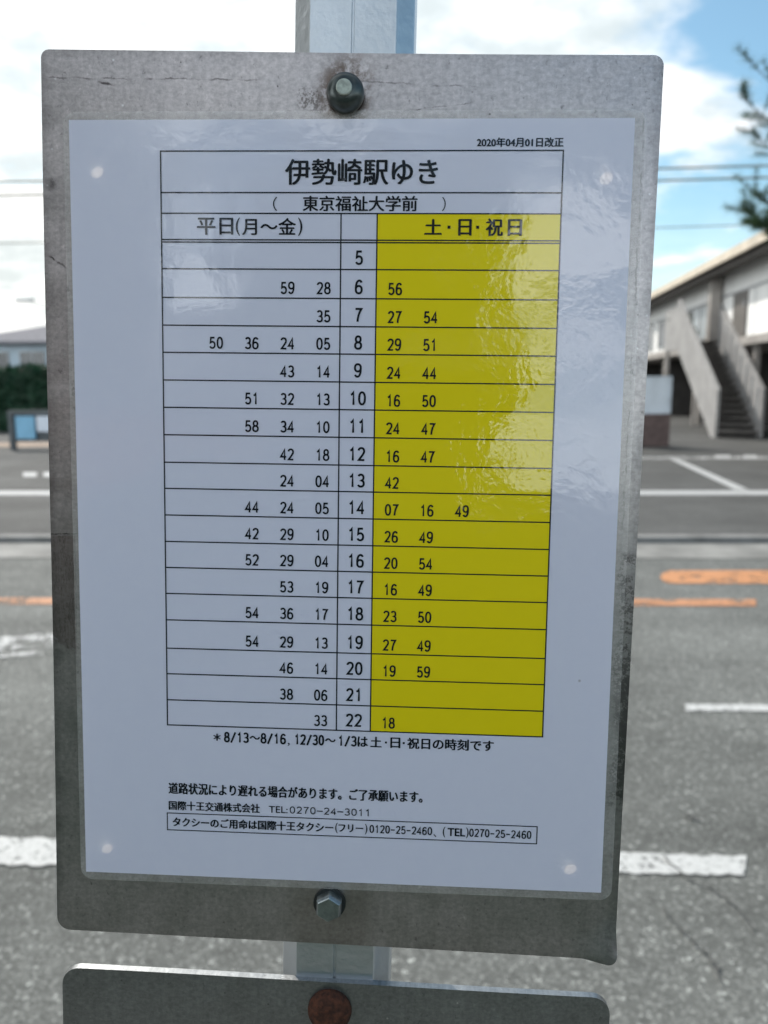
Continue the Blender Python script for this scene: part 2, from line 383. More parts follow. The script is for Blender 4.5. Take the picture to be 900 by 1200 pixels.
    hgt = t.math('ADD', t.math('MULTIPLY', mid, 0.12), t.math('MULTIPLY', t.math('ADD', fine, grain), 0.2))
    t.put(p.inputs['Normal'], t.bump(hgt, 0.0005, 0.4))
    finish(t, p); return m

def rounded(c, rad, seg=7):
    """rounded outline through four corners (x, z) in order"""
    out = []
    for i in range(4):
        p = Vector(c[i]); a = (Vector(c[i - 1]) - p).normalized(); b_ = (Vector(c[(i + 1) % 4]) - p).normalized()
        ctr = p + (a + b_) * rad[i]
        s0 = p + a * rad[i]; s1 = p + b_ * rad[i]
        a0 = math.atan2(s0.y - ctr.y, s0.x - ctr.x); a1 = math.atan2(s1.y - ctr.y, s1.x - ctr.x)
        d = (a1 - a0 + math.pi) % (2 * math.pi) - math.pi
        for k in range(seg + 1): a_ = a0 + d * k / seg; out.append((ctr.x + rad[i] * math.cos(a_), ctr.y + rad[i] * math.sin(a_)))
    return out
def plate(name, outline, holes, thick, mat, parent, bend=None, step=0.011, y0=0.0):
    random.seed(name)
    ol = []
    for p, q in zip(outline, list(outline[1:]) + [outline[0]]):
        k = max(1, int(math.hypot(q[0] - p[0], q[1] - p[1]) / step)); ol += [(p[0] + (q[0] - p[0]) * i / k, p[1] + (q[1] - p[1]) * i / k) for i in range(k)]
    outline = ol
    pts = [Vector(p) for p in outline]; faces = [list(range(len(pts)))]
    dense = []
    for hc, hr in holes:
        k0 = len(pts); pts += [Vector((hc[0] + hr * math.cos(k * math.pi / 8), hc[1] + hr * math.sin(k * math.pi / 8))) for k in range(16)]
        faces.append(list(range(k0, k0 + 16))[::-1])
    xs = [p[0] for p in outline]; zs = [p[1] for p in outline]
    x = min(xs) + step / 2
    while x < max(xs):
        z = min(zs) + step / 2
        while z < max(zs):
            q = Vector((x + random.uniform(-.1, .1) * step, z + random.uniform(-.1, .1) * step))
            pts.append(q); z += step
        x += step
    V, E, Fc, *_ = delaunay_2d_cdt(pts, [], faces, 2, 1e-7)
    b = bmesh.new()
    def dy(p): return bend(p.x, p.y) if bend else (0, 0, 0)
    fr = []; bk = []
    for p in V:
        d = dy(p); fr.append(b.verts.new((p.x + d[0], y0 + d[1], p.y + d[2]))); bk.append(b.verts.new((p.x + d[0], y0 + thick + d[1], p.y + d[2])))
    for f in Fc:
        try: b.faces.new([fr[i] for i in f]); b.faces.new([bk[i] for i in reversed(f)])
        except ValueError: pass
    b.edges.ensure_lookup_table()
    idx = {v: i for i, v in enumerate(fr)}
    for e in [e for e in b.edges if len(e.link_faces) == 1 and e.verts[0] in idx]:
        i, j = idx[e.verts[0]], idx[e.verts[1]]; b.faces.new((fr[i], fr[j], bk[j], bk[i]))
    for v in [v for v in b.verts if not v.link_faces]: b.verts.remove(v)
    bmesh.ops.recalc_face_normals(b, faces=b.faces)
    me = bpy.data.meshes.new(name); b.to_mesh(me); b.free()
    o = link(name, me, mat, parent, True)
    me.set_sharp_from_angle(angle=R(35))
    return o

post = empty('bus_stop_post', M_post, 'grey metal bus stop post carrying two bolted metal boards beside the road', 'bus stop')
M_BOARD = board_material('weathered_aluminium', (0.49, 0.45, 0.448), True, 0.33)
M_BOARD2 = board_material('lower_board_metal', (0.31, 0.32, 0.325), False, 0.33)
bc4 = [bp(-10.4, -25.7), bp(219.7, -22.1), bp(216.8, 326.2), bp(-13.3, 323.4)]
crn = bc4[2]
def bend_upper(x, z):
    w1 = 0.0007 * math.sin(x * 23 + 1.0) * math.sin(z * 17)
    d = max(0.0, 1 - math.hypot(x - crn[0], z - crn[1]) / 0.014)
    k = d * d * (3 - 2 * d)
    return (0.0004 * k, YF * 0 + w1 - 0.0034 * k, -0.0006 * k)
holes = [(bp(9.7, 17.6), 0.0028), (bp(199.1, 18.9), 0.0029), (bp(7.5, 284.1), 0.0027), (bp(196.0, 285.4), 0.0028)]
upper = plate('timetable_board', rounded(bc4, (0.003, 0.0038, 0.0045, 0.0055)), holes, 0.0010, M_BOARD, post, bend_upper, 0.008, YF)
upper['label'] = 'weathered grey metal board behind the timetable, lower right corner bent'
lc4 = [bp(-12.0, 340.8), bp(215.9, 342.4), bp(213.5, 600), bp(-14.2, 600)]
def bend_lower(x, z): return (0, 0.0006 * math.sin(x * 19) * math.sin(z * 14), 0)
lower = plate('lower_board', rounded(lc4, (0.0075, 0.0075, 0.0075, 0.0075)), [], 0.003, M_BOARD2, post, bend_lower, 0.012, YF)

# the pole: an extruded profile with chamfers and a groove down its face
px0 = bp(103.2, 300)[0]
M_POLE = simple('pole_aluminium', (0.60, 0.63, 0.66), 0.34, 0.85, var=0.08, scale=30, bump=0.0002, bscale=300)
yb = YF + 0.0026
prof = [(-.0160, 0), (-.0006, 0), (-.0004, .0007), (.0004, .0007), (.0006, 0), (.0160, 0), (.0166, .0012), (.0222, .0068), (.0226, .0078), (.0230, .030), (.0160, .037), (-.0160, .037), (-.0230, .030), (-.0230, .0080), (-.0226, .0072), (-.0167, .0008)]
b = MB().prism([(px0 + x, yb + y, 0.0) for x, y in prof], (0, 0, 2.35)); b.build('pole', M_POLE, post)
# packing washers between pole and boards
M_STEEL = simple('bolt_steel', (0.33, 0.37, 0.37), 0.35, 0.9, var=0.2, scale=300)
M_DARKB = simple('dark_bolt', (0.055, 0.068, 0.066), 0.28, 0.35, var=0.3, scale=250, spec=0.6)
M_TIP = simple('bolt_tip', (0.42, 0.46, 0.41), 0.55, 0.3, var=0.25, scale=600)
M_RUST = simple('rusty_bolt', (0.075, 0.024, 0.011), 0.85, 0.05, var=0.6, scale=420, bump=0.0016, bscale=420)
M_WASH = simple('washer_steel', (0.05, 0.055, 0.055), 0.5, 0.7)
x, z = bp(104.3, -8.6)
b = MB().lathe_y([(0.0066, YF), (0.0070, YF - 0.0022), (0.0069, YF - 0.0034), (0.0062, YF - 0.0052), (0.0050, YF - 0.0064), (0.0032, YF - 0.0070)], 32, 0, x, z)
nut = b.build('cap_nut', M_DARKB, post, True); nut['label'] = 'dark domed nut with a pale bolt end, top of the board'
MB().lathe_y([(0.0029, YF - 0.0070), (0.0029, YF - 0.0076), (0.0026, YF - 0.0079)], 24, 0, x, z).build('bolt_end', M_TIP, nut)
MB().lathe_y([(0.0004, YF + 0.0018), (0.0004, yb - 0.0001)], 6, 0, x, z)
x, z = bp(100.9, 306.6)
hb = MB().lathe_y([(0.0058, YF - 0.0010), (0.0058, YF - 0.0042), (0.0052, YF - 0.0052), (0.0048, YF - 0.0055)], 6, R(28), x, z).build('hex_bolt', M_STEEL, post)
hb['label'] = 'grey hexagonal bolt at the foot of the upper board'
MB().lathe_y([(0.0066, YF), (0.0066, YF - 0.0010)], 32, 0, x, z).build('washer', M_WASH, hb)
x, z = bp(101.3, 353.6)
rb = MB().lathe_y([(0.0092, YF), (0.0090, YF - 0.0014), (0.0078, YF - 0.0036), (0.0056, YF - 0.0050), (0.0028, YF - 0.0056), (0.0006, YF - 0.0057)], 32, 0, x, z).build('round_bolt', M_RUST, post, True)
rb['label'] = 'rusty brown domed bolt on the lower board'
for (bx, bz, r) in ((*bp(104.3, -8.6), .005), (*bp(100.9, 306.6), .005), (*bp(101.3, 353.6), .005)):
    MB().lathe_y([(r, yb - 0.00005), (r, YF + 0.0011 + (0.0020 if bz < bp(0, 335)[1] else 0))], 20, 0, bx, bz).build('spacer', M_WASH, post)

# ------------------------------------------------------------------ timetable sheet
sheet = empty('timetable_sheet', M_paper @ Matrix.Translation((0.105, 0, -0.297)), 'laminated white and yellow bus timetable fixed on the upper metal board', 'timetable')
SO = Vector((0.105, 0, -0.297))                                       # sheet origin in paper coordinates
def film_coat(t, p, weight=1.0):
    """the wavy glossy film over every printed surface"""
    c = t.obj(sheet)
    a = t.noise(c, 210.0, 2, 0.5); d = t.noise(c, 19.0, 2, 0.5); e = t.noise(c, 640.0, 2, 0.5)
    patch = t.step(t.noise(c, 12.0, 3), 0.35, 0.65, 0.4, 1.0)
    h = t.math('MULTIPLY_ADD', t.math('MULTIPLY', a, patch), 0.00011, t.math('MULTIPLY', d, 0.00085))
    h = t.math('MULTIPLY_ADD', e, 0.000012, h)
    nb = t.bump(h, 1.0)
    t.put(p.inputs['Coat Weight'], weight); t.put(p.inputs['Coat Roughness'], 0.05); t.put(p.inputs['Coat IOR'], 1.58)
    t.put(p.inputs['Coat Normal'], nb)
def print_mat(name, col, trans=0.0, tcol=(0.9, 0.85, 0.75), var=0.03):
    m, t = material(name); c = t.obj(sheet)
    n = t.noise(c, 160.0, 5, 0.6); dirt = t.node('ShaderNodeTexVoronoi', {'Vector': c, 'Scale': 75.0})
    k = t.node('ShaderNodeSeparateColor', {0: dirt.outputs['Color']}).outputs[0]
    spot = t.math('MULTIPLY', t.step(dirt.outputs['Distance'], 0.02, 0.055, 1.0, 0.0), t.step(k, 0.955, 0.965))
    cc = t.mix(n, tuple(x * (1 - var) for x in col), tuple(min(1, x * (1 + var)) for x in col))
    if col[0] > 0.3: cc = t.mix(t.math('MULTIPLY', spot, 0.5), cc, (0.16, 0.13, 0.12))
    p = t.node('ShaderNodeBsdfPrincipled', {'Base Color': cc, 'Roughness': 0.6, 'Specular IOR Level': 0.2})
    film_coat(t, p)
    sh = p
    if trans: sh = t.node('ShaderNodeMixShader', {0: trans, 1: p, 2: t.node('ShaderNodeBsdfTranslucent', {'Color': tcol})})
    finish(t, sh); return m
M_PAPER = print_mat('laminated_paper', (0.83, 0.84, 1.0), 0.17, (0.95, 0.82, 0.64))
M_YELLOW = print_mat('yellow_print', (0.84, 0.68, 0.0), 0.0, var=0.02)
M_INK = print_mat('black_ink', (0.006, 0.007, 0.013))

Y_PAPER, Y_YEL, Y_GRID, Y_INK = -0.00030, -0.00036, -0.00042, -0.00048
def wave(x, z): return -0.0003 - 0.0009 * max(0.0, (x - 150) / 60) * max(0.0, (z - 230) / 67)     # film lifts a little at the lower right
def sub_sheet(name, x0, x1, z0, z1, y, mat, nx=1, nz=1, parent=None):
    b = MB(); g = [[b.b.verts.new(Vector(((x0 + (x1 - x0) * i / nx) / 1000, y, -(z0 + (z1 - z0) * j / nz) / 1000)) - SO) for j in range(nz + 1)] for i in range(nx + 1)]
    for i in range(nx):
        for j in range(nz): b.b.faces.new((g[i][j], g[i + 1][j], g[i + 1][j + 1], g[i][j + 1]))
    return b.build(name, mat, parent or sheet)
sub_sheet('paper', 0, 210, 0, 297, Y_PAPER, M_PAPER, 12, 16)
TL_, TR_, TT, TB = 34.85, 184.55, 11.35, 233.35
YC = 116.6; HC = 103.05
sub_sheet('yellow_panel', YC, TR_, 34.0, TB, Y_YEL, M_YELLOW)

# clear film margin round the paper
m, t = material('clear_film'); c = t.obj(sheet)
p = t.node('ShaderNodeBsdfPrincipled', {'Base Color': (0.84, 0.81, 0.76), 'Roughness': 0.3, 'Specular IOR Level': 0.6}); film_coat(t, p)
fk = t.step(t.noise(c, 90.0, 4), 0.3, 0.7, 0.14, 0.27)
finish(t, t.node('ShaderNodeMixShader', {0: fk, 1: t.node('ShaderNodeBsdfTransparent'), 2: p})); M_FILM = m
b = MB()
outer = rounded([(-2.2, 3.0), (214.2, 3.0), (214.2, -300.2), (-2.2, -300.2)], (5, 5, 5, 5), 6)
n_o = len(outer); inner = []
for i, (x, z) in enumerate(outer): inner.append((min(max(x, 0.0), 210.0), min(max(z, -297.0), 0.0)))
vo = [b.b.verts.new(Vector((x / 1000, Y_PAPER + 0.00008, z / 1000)) - SO) for x, z in outer]
vi = [b.b.verts.new(Vector((x / 1000, Y_PAPER + 0.00008, z / 1000)) - SO) for x, z in inner]
for i in range(n_o):
    j = (i + 1) % n_o
    q = [vo[i], vo[j], vi[j], vi[i]]
    if (inner[i][0] - inner[j][0]) ** 2 + (inner[i][1] - inner[j][1]) ** 2 < 1e-9: q = [vo[i], vo[j], vi[i]]
    b.b.faces.new(q)
bmesh.ops.remove_doubles(b.b, verts=b.b.verts, dist=1e-6)
b.build('film_margin', M_FILM, sheet)

# ruled lines
LW = 0.50
class Grid(MB):
    def h(self, x0, x1, z, wd=LW):
        self.quad(x0, x1, z - wd / 2, z + wd / 2)
    def quad(self, x0, x1, z0, z1, y=Y_GRID):
        self.poly([Vector((x / 1000, y, -z / 1000)) - SO for x, z in ((x0, z0), (x0, z1), (x1, z1), (x1, z0))])
rows = [44.45, 54.3, 65.0, 75.4, 85.65, 96.15, 106.6, 117.15, 127.8, 138.0, 148.45, 158.9, 169.25, 179.65, 190.3, 201.8, 212.25, 222.95, 233.35]
g = Grid()
hl = [TT, 26.35, 33.9, 43.55] + rows
h2 = LW / 2
cols_full = [TL_, TR_]
# horizontals span the table; verticals are cut between them so nothing overlaps
for z in hl: g.h(TL_ - h2, TR_ + h2, z)
for z0, z1 in zip(hl, hl[1:]):
    if z1 - z0 < 1.5 * LW: pass
    xs = [TL_, TR_] if z0 < 33 else [TL_, HC, YC, TR_]
    if z1 - z0 > LW:
        for x in xs: g.quad(x - h2, x + h2, z0 + h2, z1 - h2)
g.build('table_grid', M_INK, sheet)
g = Grid(); bx0, bx1, bz0, bz1 = 34.3, 183.7, 270.35, 277.5
g.h(bx0 - .2, bx1 + .2, bz0, .4); g.h(bx0 - .2, bx1 + .2, bz1, .4)
for x in (bx0, bx1): g.quad(x - .2, x + .2, bz0 + .2, bz1 - .2)
g.build('note_frame', M_INK, sheet)

# lettering
_cache = {}
def glyphs(s, bold=0.0):
    k = (s, bold)
    if k not in _cache:
        cu = bpy.data.curves.new('lettering', 'FONT'); cu.body = s; cu.size = 1.0; cu.offset = bold; cu.resolution_u = 4
        ob = bpy.data.objects.new('lettering', cu); COL.objects.link(ob)
        dg = bpy.context.evaluated_depsgraph_get(); dg.update()
        me = bpy.data.meshes.new_from_object(ob.evaluated_get(dg))
        vs = [(v.co.x, v.co.y) for v in me.vertices]; fs = [tuple(p.vertices) for p in me.polygons]
        bpy.data.objects.remove(ob); bpy.data.curves.remove(cu); bpy.data.meshes.remove(me)
        _cache[k] = (vs, fs)
    return _cache[k]
def ell(cx, cy, rx, ry, a0, a1, n=18, e=2.25):
    out = []
    for i in range(n + 1):
        a = R(a0 + (a1 - a0) * i / n); c_, s_ = math.cos(a), math.sin(a)
        out.append((cx + rx * math.copysign(abs(c_) ** (2 / e), c_), cy + ry * math.copysign(abs(s_) ** (2 / e), s_)))
    return out
def bez(p, q, r, n=10): return [((1 - t_) ** 2 * p[0] + 2 * t_ * (1 - t_) * q[0] + t_ * t_ * r[0], (1 - t_) ** 2 * p[1] + 2 * t_ * (1 - t_) * q[1] + t_ * t_ * r[1]) for t_ in [i / n for i in range(n + 1)]]
six = [ell(.5, .60, .40, .52, 0, 360, 24), bez((.10, .66), (.10, 1.86), (.56, 1.88)) + bez((.56, 1.88), (.78, 1.88), (.87, 1.60))[1:]]
STROKES = {  # figures drawn as strokes in a box one wide and two high
    '-': [[(.05, .92), (.95, .92)]], '_': [[(-.05, .95), (1.05, .95)]], '/': [[(.08, -.08), (.92, 2.0)]],
    '0': [ell(.5, 1.0, .40, .88, 0, 360, 28)],
    '1': [[(.20, 1.50), (.42, 1.62), (.56, 1.88), (.56, .03)]],
    '2': [ell(.5, 1.42, .39, .46, 170, -25, 16) + bez((.84, 1.2), (.70, .85), (.14, .12)) [1:] + [(.93, .12)]],
    '3': [ell(.48, 1.44, .36, .44, 155, -88, 16) + ell(.48, .56, .41, .45, 84, -158, 18)],
    '4': [[(.70, .03), (.70, 1.84), (.07, .58), (.97, .58)]],
    '5': [[(.86, 1.86), (.24, 1.86), (.16, 1.02)] + ell(.48, .64, .41, .53, 132, -155, 20)],
    '6': six,
    '7': [[(.08, 1.86), (.90, 1.86)] + bez((.90, 1.86), (.42, 1.05), (.38, .03))[1:]],
    '8': [ell(.5, 1.46, .33, .42, 0, 360, 24), ell(.5, .57, .41, .46, 0, 360, 24)],
    '9': [[(1 - x, 2 - y) for x, y in p] for p in six],
}
class Ink(MB):
    def put(self, s, x0, x1, zb, zt, bold=0.0):
        """fit the ink of s between x0 and x1 (mm), its foot at zb and its top at zt; bold thickens it by that many mm"""
        vs, fs = glyphs(s)
        ax_ = min(v[0] for v in vs); bx_ = max(v[0] for v in vs); ay = min(v[1] for v in vs); by = max(v[1] for v in vs)
        kx = (x1 - x0) / (bx_ - ax_); ky = (zb - zt) / (by - ay)
        for k, (dx, dz) in enumerate([(0, 0)] if not bold else [(-bold / 2, -bold / 4), (bold / 2, -bold / 4), (0, bold / 4)]):
            V = [self.b.verts.new(Vector(((x0 + dx + (vx - ax_) * kx) / 1000, Y_INK - k * 8e-6, (-zb + dz + (vy - ay) * ky) / 1000)) - SO) for vx, vy in vs]
            for f in fs:
                try: self.b.faces.new([V[i] for i in f])
                except ValueError: pass
        return self
    def digits(self, s, xc, zb, hgt, pitch, wd):
        """evenly pitched narrow figures built from strokes; xc is the left edge of the first cell"""
        for i, ch in enumerate(s):
            gw = pitch * 0.80; x0 = xc + pitch * i + pitch * 0.10
            for k, path in enumerate(STROKES[ch]):
                P = [Vector((x0 + x * gw, y * hgt / 2)) for x, y in path]
                closed = (P[0] - P[-1]).length < 1e-4
                if closed: P = P[:-1]
                P = [p for j, p in enumerate(P) if j == 0 or (p - P[j - 1]).length > 1e-3]
                n = len(P); Ls, Rs = [], []
                for j, p in enumerate(P):
                    pa = P[j - 1] if (closed or j) else None; pb = P[(j + 1) % n] if (closed or j < n - 1) else None
                    d0 = (p - pa).normalized() if pa else (pb - p).normalized(); d1 = (pb - p).normalized() if pb else d0
                    n0 = Vector((-d0.y, d0.x)); n1 = Vector((-d1.y, d1.x)); m_ = (n0 + n1)
                    m_ = m_.normalized() if m_.length > 1e-4 else n0
                    kk = min(1.9, 1 / max(0.3, m_.dot(n0))) * wd / 2
                    def vv(q): return self.b.verts.new(Vector((q.x / 1000, Y_INK - k * 8e-6, (-zb + q.y) / 1000)) - SO)
                    Ls.append(vv(p + m_ * kk)); Rs.append(vv(p - m_ * kk))
                for j in range(n if closed else n - 1):
                    q = (j + 1) % n; self.b.faces.new((Ls[j], Rs[j], Rs[q], Ls[q]))
        return self
Ink().put('伊勢崎駅ゆき', 82.1, 138.7, 23.5, 14.3, 0.42).build('title_lettering', M_INK, sheet)
i = Ink().put('東京福祉大学前', 88.7, 131.4, 33.0, 27.5, 0.28); i.put('（', 77.4, 79.0, 33.0, 27.9); i.put('）', 140.6, 142.0, 33.0, 27.9)
i.build('stop_name_lettering', M_INK, sheet)
Ink().put('2020年04月01日改正', 153.0, 184.4, 10.1, 6.8, 0.26).build('revision_date', M_INK, sheet)
i = Ink(); i.put('平日', 48.6, 62.2, 41.7, 35.6, 0.28); i.put('(', 63.3, 64.9, 42.0, 35.5, 0.1); i.put('月～金', 65.8, 86.0, 41.8, 35.6, 0.28); i.put(')', 86.9, 88.5, 42.0, 35.5, 0.1)
i.build('weekday_heading', M_INK, sheet)
i = Ink()
i.put('土', 134.4, 140.6, 41.4, 35.9, 0.40); i.put('日', 147.0, 151.6, 41.7, 35.9, 0.40); i.put('祝', 157.2, 163.2, 41.8, 35.6, 0.42); i.put('日', 165.3, 170.2, 41.7, 35.9, 0.40)
for cx in (143.4, 154.0): i.put('■', cx - 0.55, cx + 0.55, 39.3, 38.2)
i.build('holiday_heading', M_INK, sheet)
hours = list(range(5, 23))
wk = {6: '59 28', 7: '35', 8: '50 36 24 05', 9: '43 14', 10: '51 32 13', 11: '58 34 10', 12: '42 18', 13: '24 04', 14: '44 24 05', 15: '42 29 10',
      16: '52 29 04', 17: '53 19', 18: '54 36 17', 19: '54 29 13', 20: '46 14', 21: '38 06', 22: '33'}
hol = {6: '56', 7: '27 54', 8: '29 51', 9: '24 44', 10: '16 50', 11: '24 47', 12: '16 47', 13: '42', 14: '07 16 49', 15: '26 49', 16: '20 54',
       17: '16 49', 18: '23 50', 19: '27 49', 20: '19 59', 22: '18'}
ih, iw, iy = Ink(), Ink(), Ink()
for k, hr in enumerate(hours):
    zb = rows[k + 1]
    s = str(hr); ih.digits(s, 110.0 - 1.72 * len(s), zb - 1.75, 5.2, 3.44, 0.80)
    for j, mm in enumerate(reversed(wk.get(hr, '').split())): iw.digits(mm, 93.85 - 13.72 * j, zb - 1.55, 4.45, 2.86, 0.68)
    for j, mm in enumerate(hol.get(hr, '').split()): iy.digits(mm, 120.9 + 13.55 * j, zb - 1.45, 4.45, 2.80, 0.68)
ih.build('hour_numeral_column', M_INK, sheet); iw.build('weekday_departure_list', M_INK, sheet); iy.build('holiday_departure_list', M_INK, sheet)
i = Ink(); i.put('＊', 53.6, 56.4, 239.2, 236.3, 0.32)
for tx, x0_, x1_ in (('8/13', 57.7, 68.0), ('8/16', 72.5, 83.0), ('12/30', 86.1, 98.3), ('1/3', 103.6, 111.4)): i.digits(tx, x0_, 239.7, 4.15, (x1_ - x0_) / len(tx), 0.74)
for x_ in (68.3, 98.7): i.put('～', x_, x_ + 4.0, 238.2, 236.8, 0.32)
i.put('，', 83.6, 84.3, 240.4, 239.2, 0.15); i.put('は', 111.7, 115.6, 239.7, 235.6, 0.32); i.put('土', 116.8, 121.1, 239.7, 235.5, 0.32); i.put('日', 124.8, 128.5, 239.8, 235.6, 0.32)
for x_ in (122.9, 130.0): i.put('■', x_ - .4, x_ + .4, 238.1, 237.3)
i.put('祝日の時刻です', 131.5, 165.5, 239.9, 235.4, 0.32)
i.build('holiday_footnote', M_INK, sheet)
Ink().put('道路状況により遅れる場合があります。ご了承願います。', 35.1, 137.8, 262.1, 257.4, 0.36).build('delay_footnote', M_INK, sheet)
i = Ink(); i.put('国際十王交通株式会社', 35.1, 72.2, 268.9, 265.1, 0.28); i.put('TEL:', 76.0, 83.6, 268.6, 265.8, 0.06); i.digits('0270_24_3011', 84.2, 268.6, 2.95, 2.77, 0.42)
i.build('operator_footnote', M_INK, sheet)
i = Ink(); i.put('タクシーのご用命は国際十王タクシー', 36.6, 102.1, 275.9, 272.0, 0.32); i.put('フリー', 104.4, 114.2, 275.5, 272.3, 0.28); i.put('TEL', 148.3, 155.1, 275.5, 272.3, 0.28)
for x_, ch in ((103.0, '('), (115.0, ')'), (146.3, '('), (155.6, ')')): i.put(ch, x_, x_ + .95, 276.2, 271.8, 0.08)
i.digits('0120-25-2460', 116.7, 275.5, 3.3, 2.12, 0.50); i.digits('0270-25-2460', 156.7, 275.5, 3.3, 2.08, 0.50); i.put('、', 142.6, 143.7, 276.2, 275.1, 0.1)
i.build('taxi_footnote', M_INK, sheet)

# ------------------------------------------------------------------ foliage
def leaf_mat(name, col, var=0.5):
    m, t = material(name); c = t.obj()
    n = t.noise(c, 2.5, 5, 0.6); n2 = t.noise(c, 30.0, 3)
    cc = t.mix(t.step(n, 0.3, 0.7), tuple(x * (1 - var) for x in col), tuple(x * (1 + var) for x in col))
    cc = t.mix(t.math('MULTIPLY', n2, 0.5), cc, (col[0] * 1.7, col[1] * 1.4, col[2]))
    d = t.node('ShaderNodeBsdfPrincipled', {'Base Color': cc, 'Roughness': 0.6, 'Specular IOR Level': 0.3})
    finish(t, t.node('ShaderNodeMixShader', {0: 0.2, 1: d, 2: t.node('ShaderNodeBsdfTranslucent', {'Color': cc})})); return m
M_HEDGE = leaf_mat('hedge_leaf', (0.010, 0.042, 0.022))
M_PINE = leaf_mat('pine_needle', (0.045, 0.085, 0.035))
M_TREE = leaf_mat('tree_leaf', (0.045, 0.085, 0.03))
M_BARK = simple('bark', (0.075, 0.055, 0.042), 0.95, var=0.4, scale=8, bump=0.02, bscale=30)
def leaves(b, n, point, size):
    for _ in range(n):
        p = Vector(point()); a = Vector((random.gauss(0, 1), random.gauss(0, 1), random.gauss(0, 1))).normalized(); c = a.orthogonal().normalized()
        s = size * random.uniform(0.6, 1.4); d = a.cross(c)
        b.poly([p - c * s * .5, p + d * s * .35, p + c * s * .5, p - d * s * .35])
def hedge(name, x0, x1, y0, y1, h, n, size, label, seed):
    random.seed(seed)
    o = empty(name, Vector(((x0 + x1) / 2, (y0 + y1) / 2, 0)), label, 'hedge'); cx, cy = (x0 + x1) / 2, (y0 + y1) / 2
    b = MB()
    def top(x): return h * (1 + 0.06 * noise.noise((x * 0.8, seed, 0)) + 0.03 * noise.noise((x * 3.1, seed, 2)))
    def pt():
        x = random.uniform(x0, x1); f = random.random(); tt = top(x)
        if f < .45: return (x - cx, y0 - cy + random.gauss(0, .07), random.uniform(0.02, tt))
        if f < .6: return (x - cx, y1 - cy + random.gauss(0, .07), random.uniform(0.02, tt))
        return (x - cx, random.uniform(y0, y1) - cy, tt + random.gauss(-0.03, .06))
    leaves(b, n, pt, size); b.build('foliage', M_HEDGE, o)
    c = MB(); k = int((x1 - x0) / 0.5)
    for i in range(k):
        a = x0 + (x1 - x0) * i / k; e = x0 + (x1 - x0) * (i + 1) / k
        c.box(a - cx, e - cx - 0.002, y0 + .12 - cy, y1 - .12 - cy, 0.0, top((a + e) / 2) - .12)
    c.build('inner_branch_mass', M_HEDGE, o)
    return o
hedge('hedge', -30, 2.5, 26.0, 27.4, 2.13, 16000, 0.16, 'long clipped dark green hedge in front of the pale blue house', 3)
hedge('hedge', -9, 9, -2.6, -1.45, 1.42, 16000, 0.09, 'unseen dark green hedge added behind the camera for the boards to reflect', 8)  # out of view, added so the lower metal reflects something dark

def tree(name, loc, h, rad, n, leaf, label, seed, mat=None, cz=0.62, group=None):
    random.seed(seed)
    o = empty(name, Vector(loc), label, 'tree', group)
    b = MB(); b.tube([(0, 0, -.05), (.05, .02, h * .25), (0, .08, h * .5), (.04, 0, h * .8)], [h * .03, h * .024, h * .017, h * .006], 8)
    cl = []
    for _ in range(26):
        a = random.uniform(0, 6.28); e = random.uniform(-.6, 1); r = rad * random.uniform(.35, .95)
        cl.append((Vector((math.cos(a) * r * math.cos(e), math.sin(a) * r * math.cos(e), h * cz + math.sin(e) * h * .36)), rad * random.uniform(.22, .42)))
    for p, r in cl[:9]: b.tube([(0, 0, h * random.uniform(.3, .55)), p * 0.6 + Vector((0, 0, h * .2)), p], [h * .012, h * .008, h * .003], 5)
    b.build('trunk', M_BARK, o, True)
    c = MB()
    def pt():
        p, r = random.choice(cl); d = Vector((random.gauss(0, 1), random.gauss(0, 1), random.gauss(0, .8))).normalized(); return p + d * r * random.random() ** .4
    leaves(c, n, pt, leaf); c.build('crown', mat or M_TREE, o)
    return o
tree('broadleaf_tree', (-2.6, 38, 0), 7.2, 2.6, 7000, .28, 'round leafy tree standing behind the hedge beside the pale blue house', 21)
tree('broadleaf_tree', (3.4, 42, 0), 5.6, 2.2, 6000, .28, 'small leafy tree standing between the hedge and the white building', 22)

tree('broadleaf_tree', (-4.9, -5.6, 0), 6.4, 2.2, 9000, .2, 'unseen tall leafy tree added behind the camera to darken the left board reflection', 26)  # out of view, added to darken what the board's left strip mirrors
tree('broadleaf_tree', (-6.3, 0.7, 0), 7.4, 2.6, 15000, .22, 'unseen tall leafy tree added left of the bus stop post to darken its reflection', 23)  # out of view, added to darken the pole's left chamfer

tree('broadleaf_tree', (-0.7, -7.6, 0), 4.9, 1.7, 6000, .2, 'unseen small leafy tree added behind the near hedge to darken the timetable reflection', 24)  # out of view, crown added as a dark reflection in the film

